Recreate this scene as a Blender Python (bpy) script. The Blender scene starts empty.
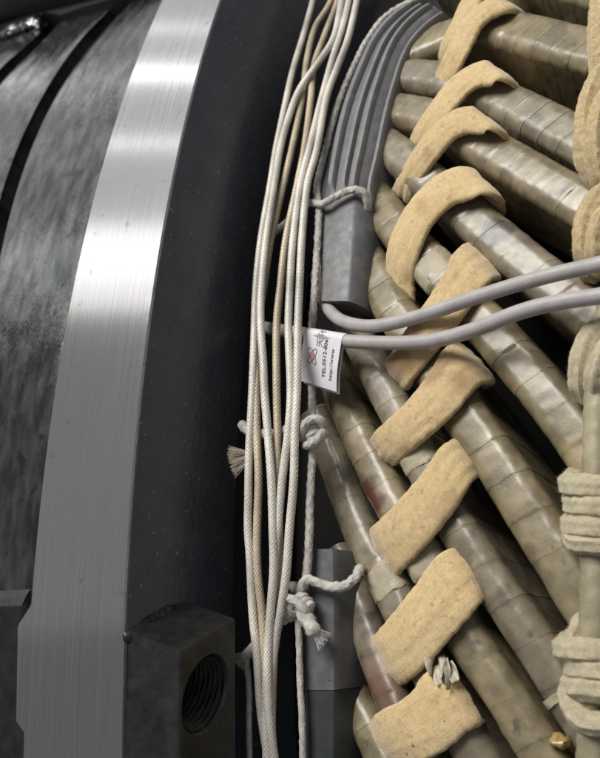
import bpy, math, random
from mathutils import Vector, Matrix, noise
random.seed(7)
PI = math.pi
V = Vector
S = bpy.context.scene
COL = S.collection

# ------------------------------------------------------------------ camera, frame of the machine
F = 850.0                                   # focal length in photo pixels (photo 600 x 758)
CAM = V((0, 0, 1.2))
cd = bpy.data.cameras.new('camera'); cam = bpy.data.objects.new('camera', cd); COL.objects.link(cam)
cam.location = CAM; cam.rotation_euler = (PI/2, 0, 0)
cd.sensor_fit = 'VERTICAL'; cd.sensor_height = 24.0; cd.lens = 24.0*F/758.0
cd.clip_start = 0.01; cd.clip_end = 60
cd.dof.use_dof = True; cd.dof.focus_distance = 0.365; cd.dof.aperture_fstop = 9.0
S.camera = cam

def ray(px, py): return V(((px-300)/F, 1.0, (379-py)/F))
def unproj(px, py, depth): return CAM + ray(px, py)*depth
TH, RHO = 0.568, 0.167                      # yaw and rise of the machine axis, fitted to the ring's edges
AX = V((math.cos(TH)*math.cos(RHO), -math.sin(TH)*math.cos(RHO), math.sin(RHO)))   # to the right, towards the camera
U = V((-math.sin(TH), -math.cos(TH), 0))    # radial direction at phi = 0
W = U.cross(AX); W = W if W.z > 0 else -W
R = 1.03                                    # outer radius of the clamping ring
corner = unproj(125, 600, 0.34)             # outer front edge of the ring, a = 0
phi0 = 0.234
ORG = corner - (U*math.cos(phi0) + W*math.sin(phi0))*R
def pos(r, phi, a): return ORG + AX*a + (U*math.cos(phi) + W*math.sin(phi))*r
def coords(P):
    d = P - ORG; a = d.dot(AX); x = d.dot(U); z = d.dot(W)
    return math.hypot(x, z), math.atan2(z, x), a
def radial(P):
    r, p, a = coords(P); return U*math.cos(p) + W*math.sin(p)
def cyl(px, py, r):                         # where the pixel's ray meets the cylinder of radius r
    d = ray(px, py); o = CAM - ORG
    ox, oz, dx, dz = o.dot(U), o.dot(W), d.dot(U), d.dot(W)
    A_ = dx*dx + dz*dz; B_ = ox*dx + oz*dz; C_ = ox*ox + oz*oz - r*r
    D_ = B_*B_ - A_*C_
    t = (-B_ - math.sqrt(D_))/A_ if D_ > 0 else -B_/A_
    return CAM + d*t
def plane(px, py, a):                       # where it meets the plane a = const
    d = ray(px, py); t = (a - (CAM-ORG).dot(AX))/d.dot(AX)
    return CAM + d*t

# ------------------------------------------------------------------ light
wd = bpy.data.worlds.new('World'); S.world = wd; wd.use_nodes = True
bg = wd.node_tree.nodes['Background']; bg.inputs[0].default_value = (0.96, 0.98, 1.0, 1); bg.inputs[1].default_value = 0.165
S.view_settings.view_transform = 'Standard'; S.view_settings.look = 'None'
S.view_settings.gamma = 1; S.view_settings.use_curve_mapping = False; S.view_settings.exposure = 0.0
def area(name, loc, target, sx, sy, power, col=(1, 1, 1)):
    l = bpy.data.lights.new(name, 'AREA'); l.shape = 'RECTANGLE'; l.size = sx; l.size_y = sy; l.energy = power; l.color = col
    o = bpy.data.objects.new(name, l); COL.objects.link(o); o.location = loc
    o.rotation_euler = (V(target) - V(loc)).to_track_quat('-Z', 'Y').to_euler(); return o
MID = V((0.02, 0.36, 1.2))
area('hall_window', MID + V((-1.10, -0.70, 1.35)), MID, 1.1, 0.9, 44, (1.0, 0.97, 0.91))
def mirror_lamp(name, px, py, dist, sx, sy, power, col=(1, 1, 1)):   # a lamp whose reflection the ring rim shows at this place
    P = cyl(px, py, R); n = radial(P); d = (P - CAM).normalized(); r = d - n*(2*d.dot(n))
    o = area(name, P + r*dist, P, sx, sy, power, col)
    def refl(x):
        Q = cyl(x, py, R); nq = radial(Q); dq = (Q - CAM).normalized(); return Q + (dq - nq*(2*dq.dot(nq)))*dist
    zc = r; e = refl(px+35) - refl(px-35); xc = (e - zc*e.dot(zc)).normalized(); yc = zc.cross(xc)   # tubes hang level across the rim
    o.rotation_euler = Matrix((xc, yc, zc)).transposed().to_euler(); return o
mirror_lamp('ceiling_tube', 150, 28, 2.6, 1.6, 0.05, 0.28)
mirror_lamp('ceiling_tube', 135, 73, 2.6, 1.6, 0.06, 1.05)
mirror_lamp('ceiling_tube', 115, 143, 2.6, 1.6, 0.05, 0.42)
mirror_lamp('roof_light', 105, 268, 2.6, 1.8, 0.46, 3.1, (1, 0.99, 0.97))
mirror_lamp('rim_fill', 90, 430, 3.2, 3.5, 2.4, 2.3)  # dim lamp added to brighten the lower rim
mirror_lamp('pale_ceiling', 122, 105, 3.4, 3.5, 2.6, 13, (1, 1, 1))

# ------------------------------------------------------------------ materials
def M(name, c1, c2, rough=0.5, metal=0.0, scale=120, bump=0.2, bscale=600, coat=0.0, sheen=0.0, spots=None, stretch=None,
      stain=None, rough2=None, coordn='Object', bdist=0.0006, spot_scale=260, spot_th=0.70, tone=False, vary=0.0):
    m = bpy.data.materials.new(name); m.use_nodes = True; nt = m.node_tree; n = nt.nodes; L = nt.links.new
    p = n['Principled BSDF']; tc = n.new('ShaderNodeTexCoord'); src = tc.outputs[coordn]
    oi = n.new('ShaderNodeObjectInfo'); ad = n.new('ShaderNodeVectorMath'); ad.operation = 'ADD'
    sc = n.new('ShaderNodeVectorMath'); sc.operation = 'SCALE'; L(oi.outputs['Random'], sc.inputs[0]); sc.inputs['Scale'].default_value = 3.7
    L(src, ad.inputs[0]); L(sc.outputs[0], ad.inputs[1]); base = ad.outputs[0]
    if stretch:
        mp = n.new('ShaderNodeMapping'); mp.inputs['Scale'].default_value = stretch; L(src, mp.inputs[0]); fine = mp.outputs[0]
    else: fine = base
    def nz(s, v, det=5):
        t = n.new('ShaderNodeTexNoise'); t.inputs['Scale'].default_value = s; t.inputs['Detail'].default_value = det; L(v, t.inputs['Vector']); return t.outputs['Fac']
    def ramp(v, a, b):
        t = n.new('ShaderNodeMapRange'); t.inputs[1].default_value = a; t.inputs[2].default_value = b; L(v, t.inputs[0]); return t.outputs[0]
    def mix(f, a, b):
        t = n.new('ShaderNodeMix'); t.data_type = 'RGBA'
        L(f, t.inputs[0])
        for i, q in ((6, a), (7, b)):
            if isinstance(q, tuple): t.inputs[i].default_value = (*q, 1)
            else: L(q, t.inputs[i])
        return t.outputs[2]
    col = mix(ramp(nz(scale, fine), 0.36, 0.66), c1, c2)
    if stain:
        for (sc_, th, cc) in stain: col = mix(ramp(nz(sc_, base, 3), th, th+0.09), col, cc)
    if spots: col = mix(ramp(nz(spot_scale, base, 2), spot_th, spot_th+0.06), col, spots)
    if tone or vary:
        sv = n.new('ShaderNodeVectorMath'); sv.operation = 'SCALE'; L(col, sv.inputs[0]); col = sv.outputs[0]
        if tone:
            at = n.new('ShaderNodeAttribute'); at.attribute_name = 'weave'; L(at.outputs['Fac'], sv.inputs['Scale'])
        else:
            mr = n.new('ShaderNodeMapRange'); mr.inputs[3].default_value = 1-vary; mr.inputs[4].default_value = 1+vary; L(oi.outputs['Random'], mr.inputs[0]); L(mr.outputs[0], sv.inputs['Scale'])
    L(col, p.inputs['Base Color'])
    p.inputs['Metallic'].default_value = metal; p.inputs['Roughness'].default_value = rough
    if rough2 is not None:
        t = n.new('ShaderNodeMapRange'); t.inputs[1].default_value = .3; t.inputs[2].default_value = .7; t.inputs[3].default_value = rough; t.inputs[4].default_value = rough2
        L(nz(scale*1.7, fine), t.inputs[0]); L(t.outputs[0], p.inputs['Roughness'])
    p.inputs['Coat Weight'].default_value = coat; p.inputs['Coat Roughness'].default_value = 0.25
    p.inputs['Sheen Weight'].default_value = sheen
    if bump:
        b = n.new('ShaderNodeBump'); b.inputs['Strength'].default_value = bump; b.inputs['Distance'].default_value = bdist
        L(nz(bscale, fine, 6), b.inputs['Height']); L(b.outputs[0], p.inputs['Normal'])
    return m
MAT = {}
# UV of revolved parts: u along the axis in metres, v along the circumference in metres
MAT['steel'] = M('machined_steel', (0.66, 0.65, 0.65), (0.54, 0.53, 0.53), 0.10, 1.0, 30, 0.03, 60, stretch=(95, 0.22, 1), rough2=0.20, coordn='UV', bdist=0.0003,
                 stain=[(150, .68, (0.40, 0.39, 0.38))])
MAT['black'] = M('black_enamel', (0.050, 0.054, 0.070), (0.064, 0.068, 0.086), 0.33, 0, 60, 0.6, 330, spots=(0.26, 0.26, 0.30), spot_scale=480, spot_th=.695)
MAT['lugblack'] = M('lug_enamel', (0.011, 0.012, 0.013), (0.024, 0.024, 0.024), 0.30, 0.2, 120, 0.4, 500, rough2=0.5)
MAT['darksteel'] = M('rolled_steel', (0.055, 0.062, 0.059), (0.16, 0.168, 0.160), 0.12, 0.9, 130, 0.45, 900, stretch=(1, .35, 1), rough2=0.30, coordn='UV', bdist=0.0004,
                     stain=[(95, .60, (0.06, 0.057, 0.054))], spots=(0.02, 0.02, 0.02), spot_scale=480, spot_th=.70)
MAT['weld'] = M('weld_metal', (0.45, 0.45, 0.45), (0.25, 0.25, 0.25), 0.25, 1.0, 300, 0.6, 500)
MAT['void'] = M('void_black', (0.008, 0.008, 0.007), (0.014, 0.013, 0.012), 0.8, 0, 60, 0)  # near-black colour standing in for the shade of deep gaps
MAT['tape'] = M('varnished_glass_tape', (0.285, 0.237, 0.145), (0.175, 0.142, 0.083), 0.30, 0, 110, 0.16, 900, coat=0.5, rough2=0.5, tone=True,
                stain=[(62, .55, (0.165, 0.133, 0.082)), (48, .68, (0.30, 0.20, 0.13)), (130, .66, (0.12, 0.10, 0.08)), (420, .62, (0.24, 0.205, 0.13))], spots=(0.07, 0.055, 0.04), spot_scale=300, spot_th=.76)
MAT['tape2'] = M('grey_glass_tape', (0.27, 0.230, 0.162), (0.155, 0.130, 0.090), 0.30, 0, 110, 0.16, 900, coat=0.5, rough2=0.56, tone=True,
                 stain=[(62, .545, (0.15, 0.124, 0.09)), (48, .69, (0.25, 0.19, 0.13)), (130, .66, (0.12, 0.10, 0.09)), (420, .62, (0.21, 0.18, 0.13))], spots=(0.07, 0.055, 0.045), spot_scale=300, spot_th=.75)
MAT['tube'] = M('support_varnish', (0.38, 0.34, 0.23), (0.25, 0.215, 0.135), 0.4, 0, 110, 0.25, 900, coat=0.1, rough2=0.6)
MAT['paletape'] = M('pale_tape', (0.44, 0.39, 0.28), (0.30, 0.26, 0.18), 0.5, 0, 120, 0.4, 900)
MAT['redstain'] = M('red_varnish', (0.13, 0.055, 0.035), (0.09, 0.035, 0.022), 0.5, 0, 120, 0.3, 900)
MAT['felt'] = M('felt', (0.67, 0.51, 0.28), (0.58, 0.425, 0.22), 0.95, 0, 500, 0.55, 1900, vary=0.10, sheen=0.5, spots=(0.14, 0.075, 0.035), spot_scale=430, spot_th=.715, bdist=0.0005,
                stain=[(42, .60, (0.48, 0.33, 0.17)), (75, .66, (0.38, 0.25, 0.13)), (300, .63, (0.44, 0.31, 0.16)), (1300, .635, (0.44, 0.30, 0.14))])
MAT['rope'] = M('felt_rope', (0.56, 0.50, 0.35), (0.44, 0.38, 0.25), 0.95, 0, 500, 0.6, 2000, sheen=0.3, bdist=0.0009)
MAT['rope2'] = M('yellow_felt_rope', (0.58, 0.46, 0.26), (0.43, 0.32, 0.17), 0.95, 0, 500, 0.6, 2000, sheen=0.3, bdist=0.0009)
MAT['tie'] = M('cotton_tie', (0.62, 0.60, 0.57), (0.44, 0.42, 0.39), 0.9, 0, 260, 0.8, 1800, sheen=0.2)
MAT['fray'] = M('frayed_glass', (0.60, 0.54, 0.45), (0.48, 0.42, 0.34), 0.7, 0, 300, 0)
MAT['block'] = M('grey_spacer', (0.10, 0.104, 0.114), (0.145, 0.145, 0.152), 0.38, 0, 160, 0.22, 420, rough2=0.55, spots=(0.05, 0.05, 0.052), spot_scale=300, spot_th=.72)
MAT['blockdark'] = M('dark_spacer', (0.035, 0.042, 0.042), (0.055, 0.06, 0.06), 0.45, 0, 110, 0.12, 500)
MAT['ridge'] = M('spacer_ridge_lit', (0.20, 0.20, 0.208), (0.15, 0.152, 0.16), 0.5, 0, 150, 0.2, 500)  # same spacer in a lighter grey, so the ridges look lit
MAT['cable'] = M('grey_pvc', (0.43, 0.405, 0.41), (0.36, 0.34, 0.345), 0.36, 0, 150, 0.14, 500, rough2=0.55)
MAT['label'] = M('label_paper', (0.74, 0.72, 0.76), (0.70, 0.67, 0.72), 0.45, 0, 200, 0.05, 800)
MAT['ink'] = M('black_ink', (0.03, 0.03, 0.035), (0.05, 0.05, 0.055), 0.6, 0, 500, 0)
MAT['greyink'] = M('grey_ink', (0.16, 0.17, 0.17), (0.24, 0.25, 0.25), 0.6, 0, 500, 0)
MAT['blueink'] = M('blue_ink', (0.13, 0.20, 0.32), (0.18, 0.26, 0.38), 0.6, 0, 500, 0)
MAT['redink'] = M('pink_ink', (0.55, 0.22, 0.25), (0.6, 0.3, 0.32), 0.6, 0, 500, 0)
MAT['film'] = M('torn_film', (0.60, 0.56, 0.46), (0.46, 0.42, 0.33), 0.4, 0, 200, 0.3, 700)
MAT['resin'] = M('amber_resin', (0.42, 0.30, 0.10), (0.30, 0.20, 0.06), 0.22, 0, 200, 0.2, 500, coat=0.8)
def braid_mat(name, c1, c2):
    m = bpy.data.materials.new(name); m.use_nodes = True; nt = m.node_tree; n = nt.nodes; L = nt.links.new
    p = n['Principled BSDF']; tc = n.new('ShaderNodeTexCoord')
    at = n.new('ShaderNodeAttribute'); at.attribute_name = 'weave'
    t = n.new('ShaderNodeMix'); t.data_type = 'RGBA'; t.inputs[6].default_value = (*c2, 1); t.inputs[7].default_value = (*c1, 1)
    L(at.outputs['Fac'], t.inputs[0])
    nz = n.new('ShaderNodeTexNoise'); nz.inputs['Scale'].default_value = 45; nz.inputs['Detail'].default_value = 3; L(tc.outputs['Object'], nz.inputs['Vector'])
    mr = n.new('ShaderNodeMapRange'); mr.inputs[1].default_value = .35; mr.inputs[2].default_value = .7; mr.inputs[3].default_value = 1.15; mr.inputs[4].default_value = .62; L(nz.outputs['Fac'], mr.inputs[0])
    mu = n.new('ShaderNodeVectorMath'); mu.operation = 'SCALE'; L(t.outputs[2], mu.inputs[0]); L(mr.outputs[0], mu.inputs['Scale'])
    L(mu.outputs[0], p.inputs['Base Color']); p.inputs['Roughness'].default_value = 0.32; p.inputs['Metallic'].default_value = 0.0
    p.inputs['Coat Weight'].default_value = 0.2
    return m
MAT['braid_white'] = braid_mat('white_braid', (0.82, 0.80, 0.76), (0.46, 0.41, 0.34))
MAT['braid_tan'] = braid_mat('tan_braid', (0.68, 0.59, 0.45), (0.33, 0.26, 0.17))

def stained(src, name, spots):
    """a copy of a material with stains and one painted cable shadow at given places: (point, radius, squash along z, colour)"""
    m = MAT[src].copy(); MAT[name] = m; n = m.node_tree.nodes; L = m.node_tree.links.new; p = n['Principled BSDF']
    col = p.inputs['Base Color'].links[0].from_socket; g = n.new('ShaderNodeNewGeometry')
    nz = n.new('ShaderNodeTexNoise'); nz.inputs['Scale'].default_value = 160; nz.inputs['Detail'].default_value = 5; L(g.outputs['Position'], nz.inputs['Vector'])
    for pt_, rad, amt, cc in spots:
        d = n.new('ShaderNodeVectorMath'); d.operation = 'DISTANCE'; L(g.outputs['Position'], d.inputs[0]); d.inputs[1].default_value = pt_
        a = n.new('ShaderNodeMath'); a.operation = 'MULTIPLY_ADD'; L(nz.outputs['Fac'], a.inputs[0]); a.inputs[1].default_value = rad*1.3; L(d.outputs['Value'], a.inputs[2])
        r = n.new('ShaderNodeMapRange'); r.inputs[1].default_value = rad*1.35; r.inputs[2].default_value = rad*1.85; r.inputs[3].default_value = amt; r.inputs[4].default_value = 0; L(a.outputs[0], r.inputs[0])
        t = n.new('ShaderNodeMix'); t.data_type = 'RGBA'; L(r.outputs[0], t.inputs[0]); L(col, t.inputs[6]); t.inputs[7].default_value = (*cc, 1); col = t.outputs[2]
    L(col, p.inputs['Base Color'])

# ------------------------------------------------------------------ mesh helpers
def finish(name, verts, faces, mat, parent=None, uv=None, smooth=True, weave=None):
    lo = V([min(v[i] for v in verts) for i in range(3)]); hi = V([max(v[i] for v in verts) for i in range(3)])
    org = V(((lo.x+hi.x)/2, (lo.y+hi.y)/2, lo.z))
    me = bpy.data.meshes.new(name); me.from_pydata([tuple(v-org) for v in verts], [], faces)
    me.materials.append(MAT[mat])
    if uv:
        ul = me.uv_layers.new(name='UVMap'); d = ul.data
        for lp in me.loops: d[lp.index].uv = uv[lp.vertex_index]
    if weave:
        at = me.attributes.new('weave', 'FLOAT', 'POINT'); at.data.foreach_set('value', weave)
    if smooth:
        me.polygons.foreach_set('use_smooth', [True]*len(me.polygons))
    me.update()
    o = bpy.data.objects.new(name, me); COL.objects.link(o); o.location = org
    if smooth and len(me.polygons) < 60000: me.set_sharp_from_angle(angle=math.radians(42))
    if parent:
        o.parent = parent; o.location = org - parent_world(parent)
    return o
def parent_world(p):
    q = V((0, 0, 0))
    while p: q = q + V(p.location); p = p.parent
    return q
def tag(o, label, cat, group=None, kind=None):
    o['label'] = label; o['category'] = cat
    if group: o['group'] = group
    if kind: o['kind'] = kind
    return o
def empty(name, loc): o = bpy.data.objects.new(name, None); o.empty_display_size = 0.01; COL.objects.link(o); o.location = loc; return o
def catmull(pts, step):
    P = [pts[0]*2-pts[1]] + list(pts) + [pts[-1]*2-pts[-2]]
    out = []
    for i in range(1, len(P)-2):
        n = max(2, int((P[i+1]-P[i]).length/step))
        for j in range(n):
            t = j/n; a, b, c, d = P[i-1], P[i], P[i+1], P[i+2]
            out.append(0.5*((2*b) + (c-a)*t + (2*a-5*b+4*c-d)*t*t + (3*b-a-3*c+d)*t**3))
    out.append(P[-2].copy()); return out
def resample(pts, step):
    L = [0]
    for a, b in zip(pts, pts[1:]): L.append(L[-1] + (b-a).length)
    n = max(3, int(L[-1]/step)); out = []; j = 0
    for i in range(n+1):
        s = L[-1]*i/n
        while j < len(pts)-2 and L[j+1] < s: j += 1
        f = (s-L[j])/max(1e-9, L[j+1]-L[j]); out.append(pts[j].lerp(pts[j+1], f))
    return out, L[-1]
def tangents(P): return [(P[min(i+1, len(P)-1)]-P[max(i-1, 0)]).normalized() for i in range(len(P))]
def rot_frames(P):                           # rotation-minimising frames
    T = tangents(P); n = T[0].orthogonal().normalized(); out = []
    for t in T:
        n = (n - t*n.dot(t)).normalized(); out.append((t, n, t.cross(n)))
    return out
def tube(name, pts, rad, mat, parent=None, sides=14, step=0.0012, fuzz=0.0, twist=0, strands=0, taper=0.0, seed=0, capround=True):
    P, Ln = resample(catmull(pts, step), step); fr = rot_frames(P); verts = []; faces = []; uv = []
    m = len(P)
    for i, (p, (t, n, b)) in enumerate(zip(P, fr)):
        s = Ln*i/(m-1)
        for k in range(sides):
            a = 2*PI*k/sides; r = rad
            if capround:
                e = min(s, Ln-s)/rad
                if e < 1: r *= math.sqrt(max(0.02, 1-(1-e)**2))
            if strands: r *= 1 + 0.08*math.cos(strands*a + twist*s)
            if fuzz: r += fuzz*noise.noise(V((p.x*420+seed, p.y*420+math.cos(a)*1.3, p.z*420+math.sin(a)*1.3)))
            r *= 1-taper*i/m
            verts.append(p + (n*math.cos(a) + b*math.sin(a))*r); uv.append((k/sides, s))
    for i in range(m-1):
        for k in range(sides):
            k2 = (k+1) % sides; faces.append((i*sides+k, i*sides+k2, (i+1)*sides+k2, (i+1)*sides+k))
    faces.append(tuple(range(sides-1, -1, -1))); faces.append(tuple((m-1)*sides+k for k in range(sides)))
    return finish(name, verts, faces, mat, parent, uv)
def braid(name, pts, rad, mat, parent=None, sides=20, step=0.00045):
    P, Ln = resample(catmull(pts, step*3), step); fr = rot_frames(P); verts = []; faces = []; w = []
    m = len(P)
    for i, (p, (t, n, b)) in enumerate(zip(P, fr)):
        s = Ln*i/(m-1)
        for k in range(sides):
            a = 2*PI*k/sides
            jit = 1.1*noise.noise(V((s*350, a, rad*9e4)))
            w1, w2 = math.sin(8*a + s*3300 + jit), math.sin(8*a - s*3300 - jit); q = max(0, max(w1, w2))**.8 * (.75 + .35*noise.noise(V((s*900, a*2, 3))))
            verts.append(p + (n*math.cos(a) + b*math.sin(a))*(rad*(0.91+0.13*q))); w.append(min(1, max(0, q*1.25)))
    for i in range(m-1):
        for k in range(sides):
            k2 = (k+1) % sides; faces.append((i*sides+k, i*sides+k2, (i+1)*sides+k2, (i+1)*sides+k))
    return finish(name, verts, faces, mat, parent, weave=w)
def grid_solid(name, top, depth, mat, parent=None, inward=None, uv=None, jitter=0.0):
    """top: rows of points (a sheet facing outwards); closed below by the same sheet moved inwards."""
    nr, nc = len(top), len(top[0]); verts = []; faces = []; uvs = []
    for lay in (0, 1):
        for r_ in range(nr):
            for c_ in range(nc):
                p = top[r_][c_]
                if lay: p = p - radial(p)*depth
                elif jitter and 0 < c_ < nc-1: p = p + radial(p)*jitter*noise.noise(p*260)
                verts.append(p)
                q = coords(top[r_][c_]); uvs.append((q[2], q[1]*q[0]))
    N = nr*nc; I = lambda l, r_, c_: l*N + r_*nc + c_
    for r_ in range(nr-1):
        for c_ in range(nc-1):
            faces.append((I(0, r_, c_), I(0, r_, c_+1), I(0, r_+1, c_+1), I(0, r_+1, c_)))
            faces.append((I(1, r_, c_), I(1, r_+1, c_), I(1, r_+1, c_+1), I(1, r_, c_+1)))
    for r_ in range(nr-1):
        faces.append((I(0, r_, 0), I(0, r_+1, 0), I(1, r_+1, 0), I(1, r_, 0)))
        faces.append((I(0, r_, nc-1), I(1, r_, nc-1), I(1, r_+1, nc-1), I(0, r_+1, nc-1)))
    for c_ in range(nc-1):
        faces.append((I(0, 0, c_), I(1, 0, c_), I(1, 0, c_+1), I(0, 0, c_+1)))
        faces.append((I(0, nr-1, c_), I(0, nr-1, c_+1), I(1, nr-1, c_+1), I(1, nr-1, c_)))
    o = finish(name, verts, faces, mat, parent, uvs); return o
def fixn(o):
    import bmesh
    b = bmesh.new(); b.from_mesh(o.data); bmesh.ops.recalc_face_normals(b, faces=b.faces); b.to_mesh(o.data); b.free(); return o
def interp(poly, y):                          # x at height y of a polyline sorted by y
    if y <= poly[0][1]: (x0, y0), (x1, y1) = poly[0], poly[1]
    elif y >= poly[-1][1]: (x0, y0), (x1, y1) = poly[-2], poly[-1]
    else:
        for (x0, y0), (x1, y1) in zip(poly, poly[1:]):
            if y0 <= y <= y1: break
    return x0 + (x1-x0)*(y-y0)/(y1-y0)
def smooth(poly):
    return sorted([(p.x, p.y) for p in catmull([V((x, y, 0)) for x, y in poly], 6)], key=lambda q: q[1])
def sstep(x): x = max(0, min(1, x)); return x*x*(3-2*x)

# ------------------------------------------------------------------ the setting: the dark core behind everything
PH0, PH1 = phi0-.16, phi0+.60
def revolve(name, prof, mat, parent=None, n=120, p0=PH0, p1=PH1, jitter=0):
    verts = []; faces = []; uv = []; k = len(prof)
    for i in range(n+1):
        ph = p0 + (p1-p0)*i/n; acc = 0
        for j, (r, a) in enumerate(prof):
            if j: acc += math.hypot(r-prof[j-1][0], a-prof[j-1][1])
            verts.append(pos(r + (jitter*noise.noise(V((ph*90, a*200, 0))) if jitter else 0), ph, a)); uv.append((acc, ph*R))
    for i in range(n):
        for j in range(k-1): faces.append((i*k+j, (i+1)*k+j, (i+1)*k+j+1, i*k+j+1))
    return fixn(finish(name, verts, faces, mat, parent, uv))
RIN = R-.0695
backing = revolve('void_backing', [(RIN-.06, -.30), (RIN-.06, .42)], 'void'); backing['kind'] = 'structure'  # near-black sheet added so the gaps read as deep shade

# ------------------------------------------------------------------ clamping ring: bare rim, black face, lug
aL = coords(cyl(38, 520, R))[2]
ring = empty('clamping_ring', pos(R, PH0, 0))
tag(ring, 'machined steel clamping ring with bright bare rim and black painted end face', 'ring')
yy = [-200 + i*3 for i in range(400)]
pad = [(36, 555), (34, 596), (17, 624), (15, 728), (29, 748), (33, 772), (33, 1200)]
rows = []
for y in yy:
    P0 = cyl(110, y, R); ph = coords(P0)[1]
    if y < 560: al = aL
    else: al = min(aL, coords(cyl(interp(pad, y), y, R))[2])
    row = []
    ch = 0.0005
    for j in range(25):
        f = j/24; a = al + (0-al)*f; r = R
        if j == 0: r = R-ch
        if j == 24: r = R-ch
        if j == 1: a = al+ch
        if j == 23: a = -ch
        if j >= 23:
            nk = max(0, noise.noise(V((y*.11, 2.5, 0))) - .34)*.0010*(1 if y > 330 else .25); a -= nk; r -= nk*.7
        row.append(pos(r, ph, a))
    rows.append(row)
fixn(grid_solid('rim', rows, 0.03, 'steel', ring))
revolve('end_face', [(R-.0040, -.004), (R-.0012, -.0012), (R-.0009, 0.0003), (R-.0013, 0.0006), (RIN+.001, 0.0006), (RIN, -.001), (RIN-.001, -.004), (RIN-.055, -.004)], 'black', ring, 160)
# lug with threaded hole
LA = 0.0285
pt = plane(181, 651, LA); lr, lp, la = coords(pt)
ur = U*math.cos(lp) + W*math.sin(lp); ut = -U*math.sin(lp) + W*math.cos(lp)
lugc = pt; RO = 0.0; DEP = 0.033; HGT = 0.075
def lug_p(r, t, a): return lugc + AX*(a-LA) + ur*r + ut*(t - .34*r - .28*(a-LA))
hr, hc_r, hc_t = 0.0130, RO-0.0146, -0.0215
verts, faces = [], []
nS = 48
outer = []
for i in range(nS):                          # outer square loop, matched to the circle by angle
    an = 2*PI*i/nS; c, s_ = math.cos(an), math.sin(an)
    dr = (RO - hc_r - .0008) if c > 0 else (hc_r - (RO-DEP)); dt = (0 - hc_t - .0008) if s_ > 0 else (HGT + hc_t)
    k = min(dr/abs(c) if abs(c) > 1e-6 else 9, dt/abs(s_) if abs(s_) > 1e-6 else 9)
    outer.append((hc_r + c*k, hc_t + s_*k))
for cr_, ct_ in ((RO-.0008, -.0008), (RO-.0008, -HGT), (RO-DEP, -.0008), (RO-DEP, -HGT)):
    kk = min(range(nS), key=lambda q: (outer[q][0]-cr_)**2+(outer[q][1]-ct_)**2); outer[kk] = (cr_, ct_)
for (r_, t_) in outer: verts.append(lug_p(r_, t_, LA))
for i in range(nS): verts.append(lug_p(hc_r + math.cos(2*PI*i/nS)*hr*1.07, hc_t + math.sin(2*PI*i/nS)*hr*1.07, LA))
for i in range(nS): verts.append(lug_p(hc_r + math.cos(2*PI*i/nS)*hr, hc_t + math.sin(2*PI*i/nS)*hr, LA-.0014))
for i in range(nS):
    j = (i+1) % nS
    faces += [(i, j, nS+j, nS+i), (nS+i, nS+j, 2*nS+j, 2*nS+i)]
base = len(verts)                            # chamfered edge then the sides
for (r_, t_) in outer:
    e = V((r_-hc_r, t_-hc_t)); rr = r_ + (.0008 if abs(r_-(RO-.0008)) < 1e-6 else 0); tt = t_ + (.0008 if abs(t_+.0008) < 1e-6 else 0)
    verts.append(lug_p(rr, tt, LA-.0008))
for (r_, t_) in outer:
    rr = r_ + (.0008 if abs(r_-(RO-.0008)) < 1e-6 else 0); tt = t_ + (.0008 if abs(t_+.0008) < 1e-6 else 0)
    verts.append(lug_p(rr, tt, -.010))
for i in range(nS):
    j = (i+1) % nS
    faces += [(i, base+i, base+j, j), (base+i, base+nS+i, base+nS+j, base+j)]
lug = fixn(finish('lug', verts, faces, 'lugblack', ring))
verts, faces = [], []
nz_ = 90
for q in range(nz_+1):
    for i in range(nS):
        an = 2*PI*i/nS; dpt = .001+q*.026/nz_
        tri = abs(((dpt/.0024 + an/(2*PI)) % 1)*2-1)
        rr = hr*1.0 - .0012*tri + .0002
        verts.append(lug_p(hc_r + math.cos(an)*rr, hc_t + math.sin(an)*rr, LA-dpt))
for q in range(nz_):
    for i in range(nS):
        j = (i+1) % nS; faces.append((q*nS+i, q*nS+j, (q+1)*nS+j, (q+1)*nS+i))
faces.append(tuple(nz_*nS+i for i in range(nS)))
finish('screw_thread', verts, faces, 'lugblack', lug)
wp = [plane(x, y, 0.0002) for x, y in ((124, 640), (136, 632), (150, 622), (164, 614), (180, 608))]
tube('weld_bead', wp, 0.0030, 'lugblack', lug, 16, .0005, fuzz=.0011)

# ------------------------------------------------------------------ steel bands left of the ring, frame plate, weld
RB = R - 0.006
def band(name, left, right, y0, y1, mat, label, n=70, m=16, right_a=None, rr=RB):
    rows = []
    for i in range(n+1):
        y = y0 + (y1-y0)*i/n; row = []
        Lp = cyl(interp(left, y), y, rr)
        if right_a is None: Rp = cyl(interp(right, y), y, rr); ra = coords(Rp)
        for j in range(m+1):
            f = j/m
            if right_a is not None:
                ql = coords(Lp); ph = ql[1]; a = ql[2] + (right_a-ql[2])*f
            else:
                ql = coords(Lp); ph = ql[1] + (ra[1]-ql[1])*f; a = ql[2] + (ra[2]-ql[2])*f
            e = min(f, 1-f)*m; r = rr - (.0010 if e == 0 else 0)
            row.append(pos(r, ph, a))
        rows.append(row)
    o = fixn(grid_solid(name, rows, .016, mat, None, jitter=.0005)); tag(o, label, 'steel band', 'steel bands of the frame'); return o
g1r = [(205, -60), (168, -30), (132, 0), (92, 42), (58, 90), (31, 145), (9, 212), (-8, 290), (-24, 400), (-34, 640), (-40, 1100)]
g1l = [(190, -60), (152, -30), (118, 0), (80, 38), (47, 85), (19, 140), (-2, 200), (-20, 280), (-38, 400), (-50, 640)]
g2r = [(140, -24), (100, 0), (63, 18), (40, 42), (2, 80), (-28, 125), (-60, 200), (-90, 400)]
g2l = [(60, 6), (42, 28), (28, 42), (-3, 70), (-32, 112), (-70, 200), (-100, 400)]
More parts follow.
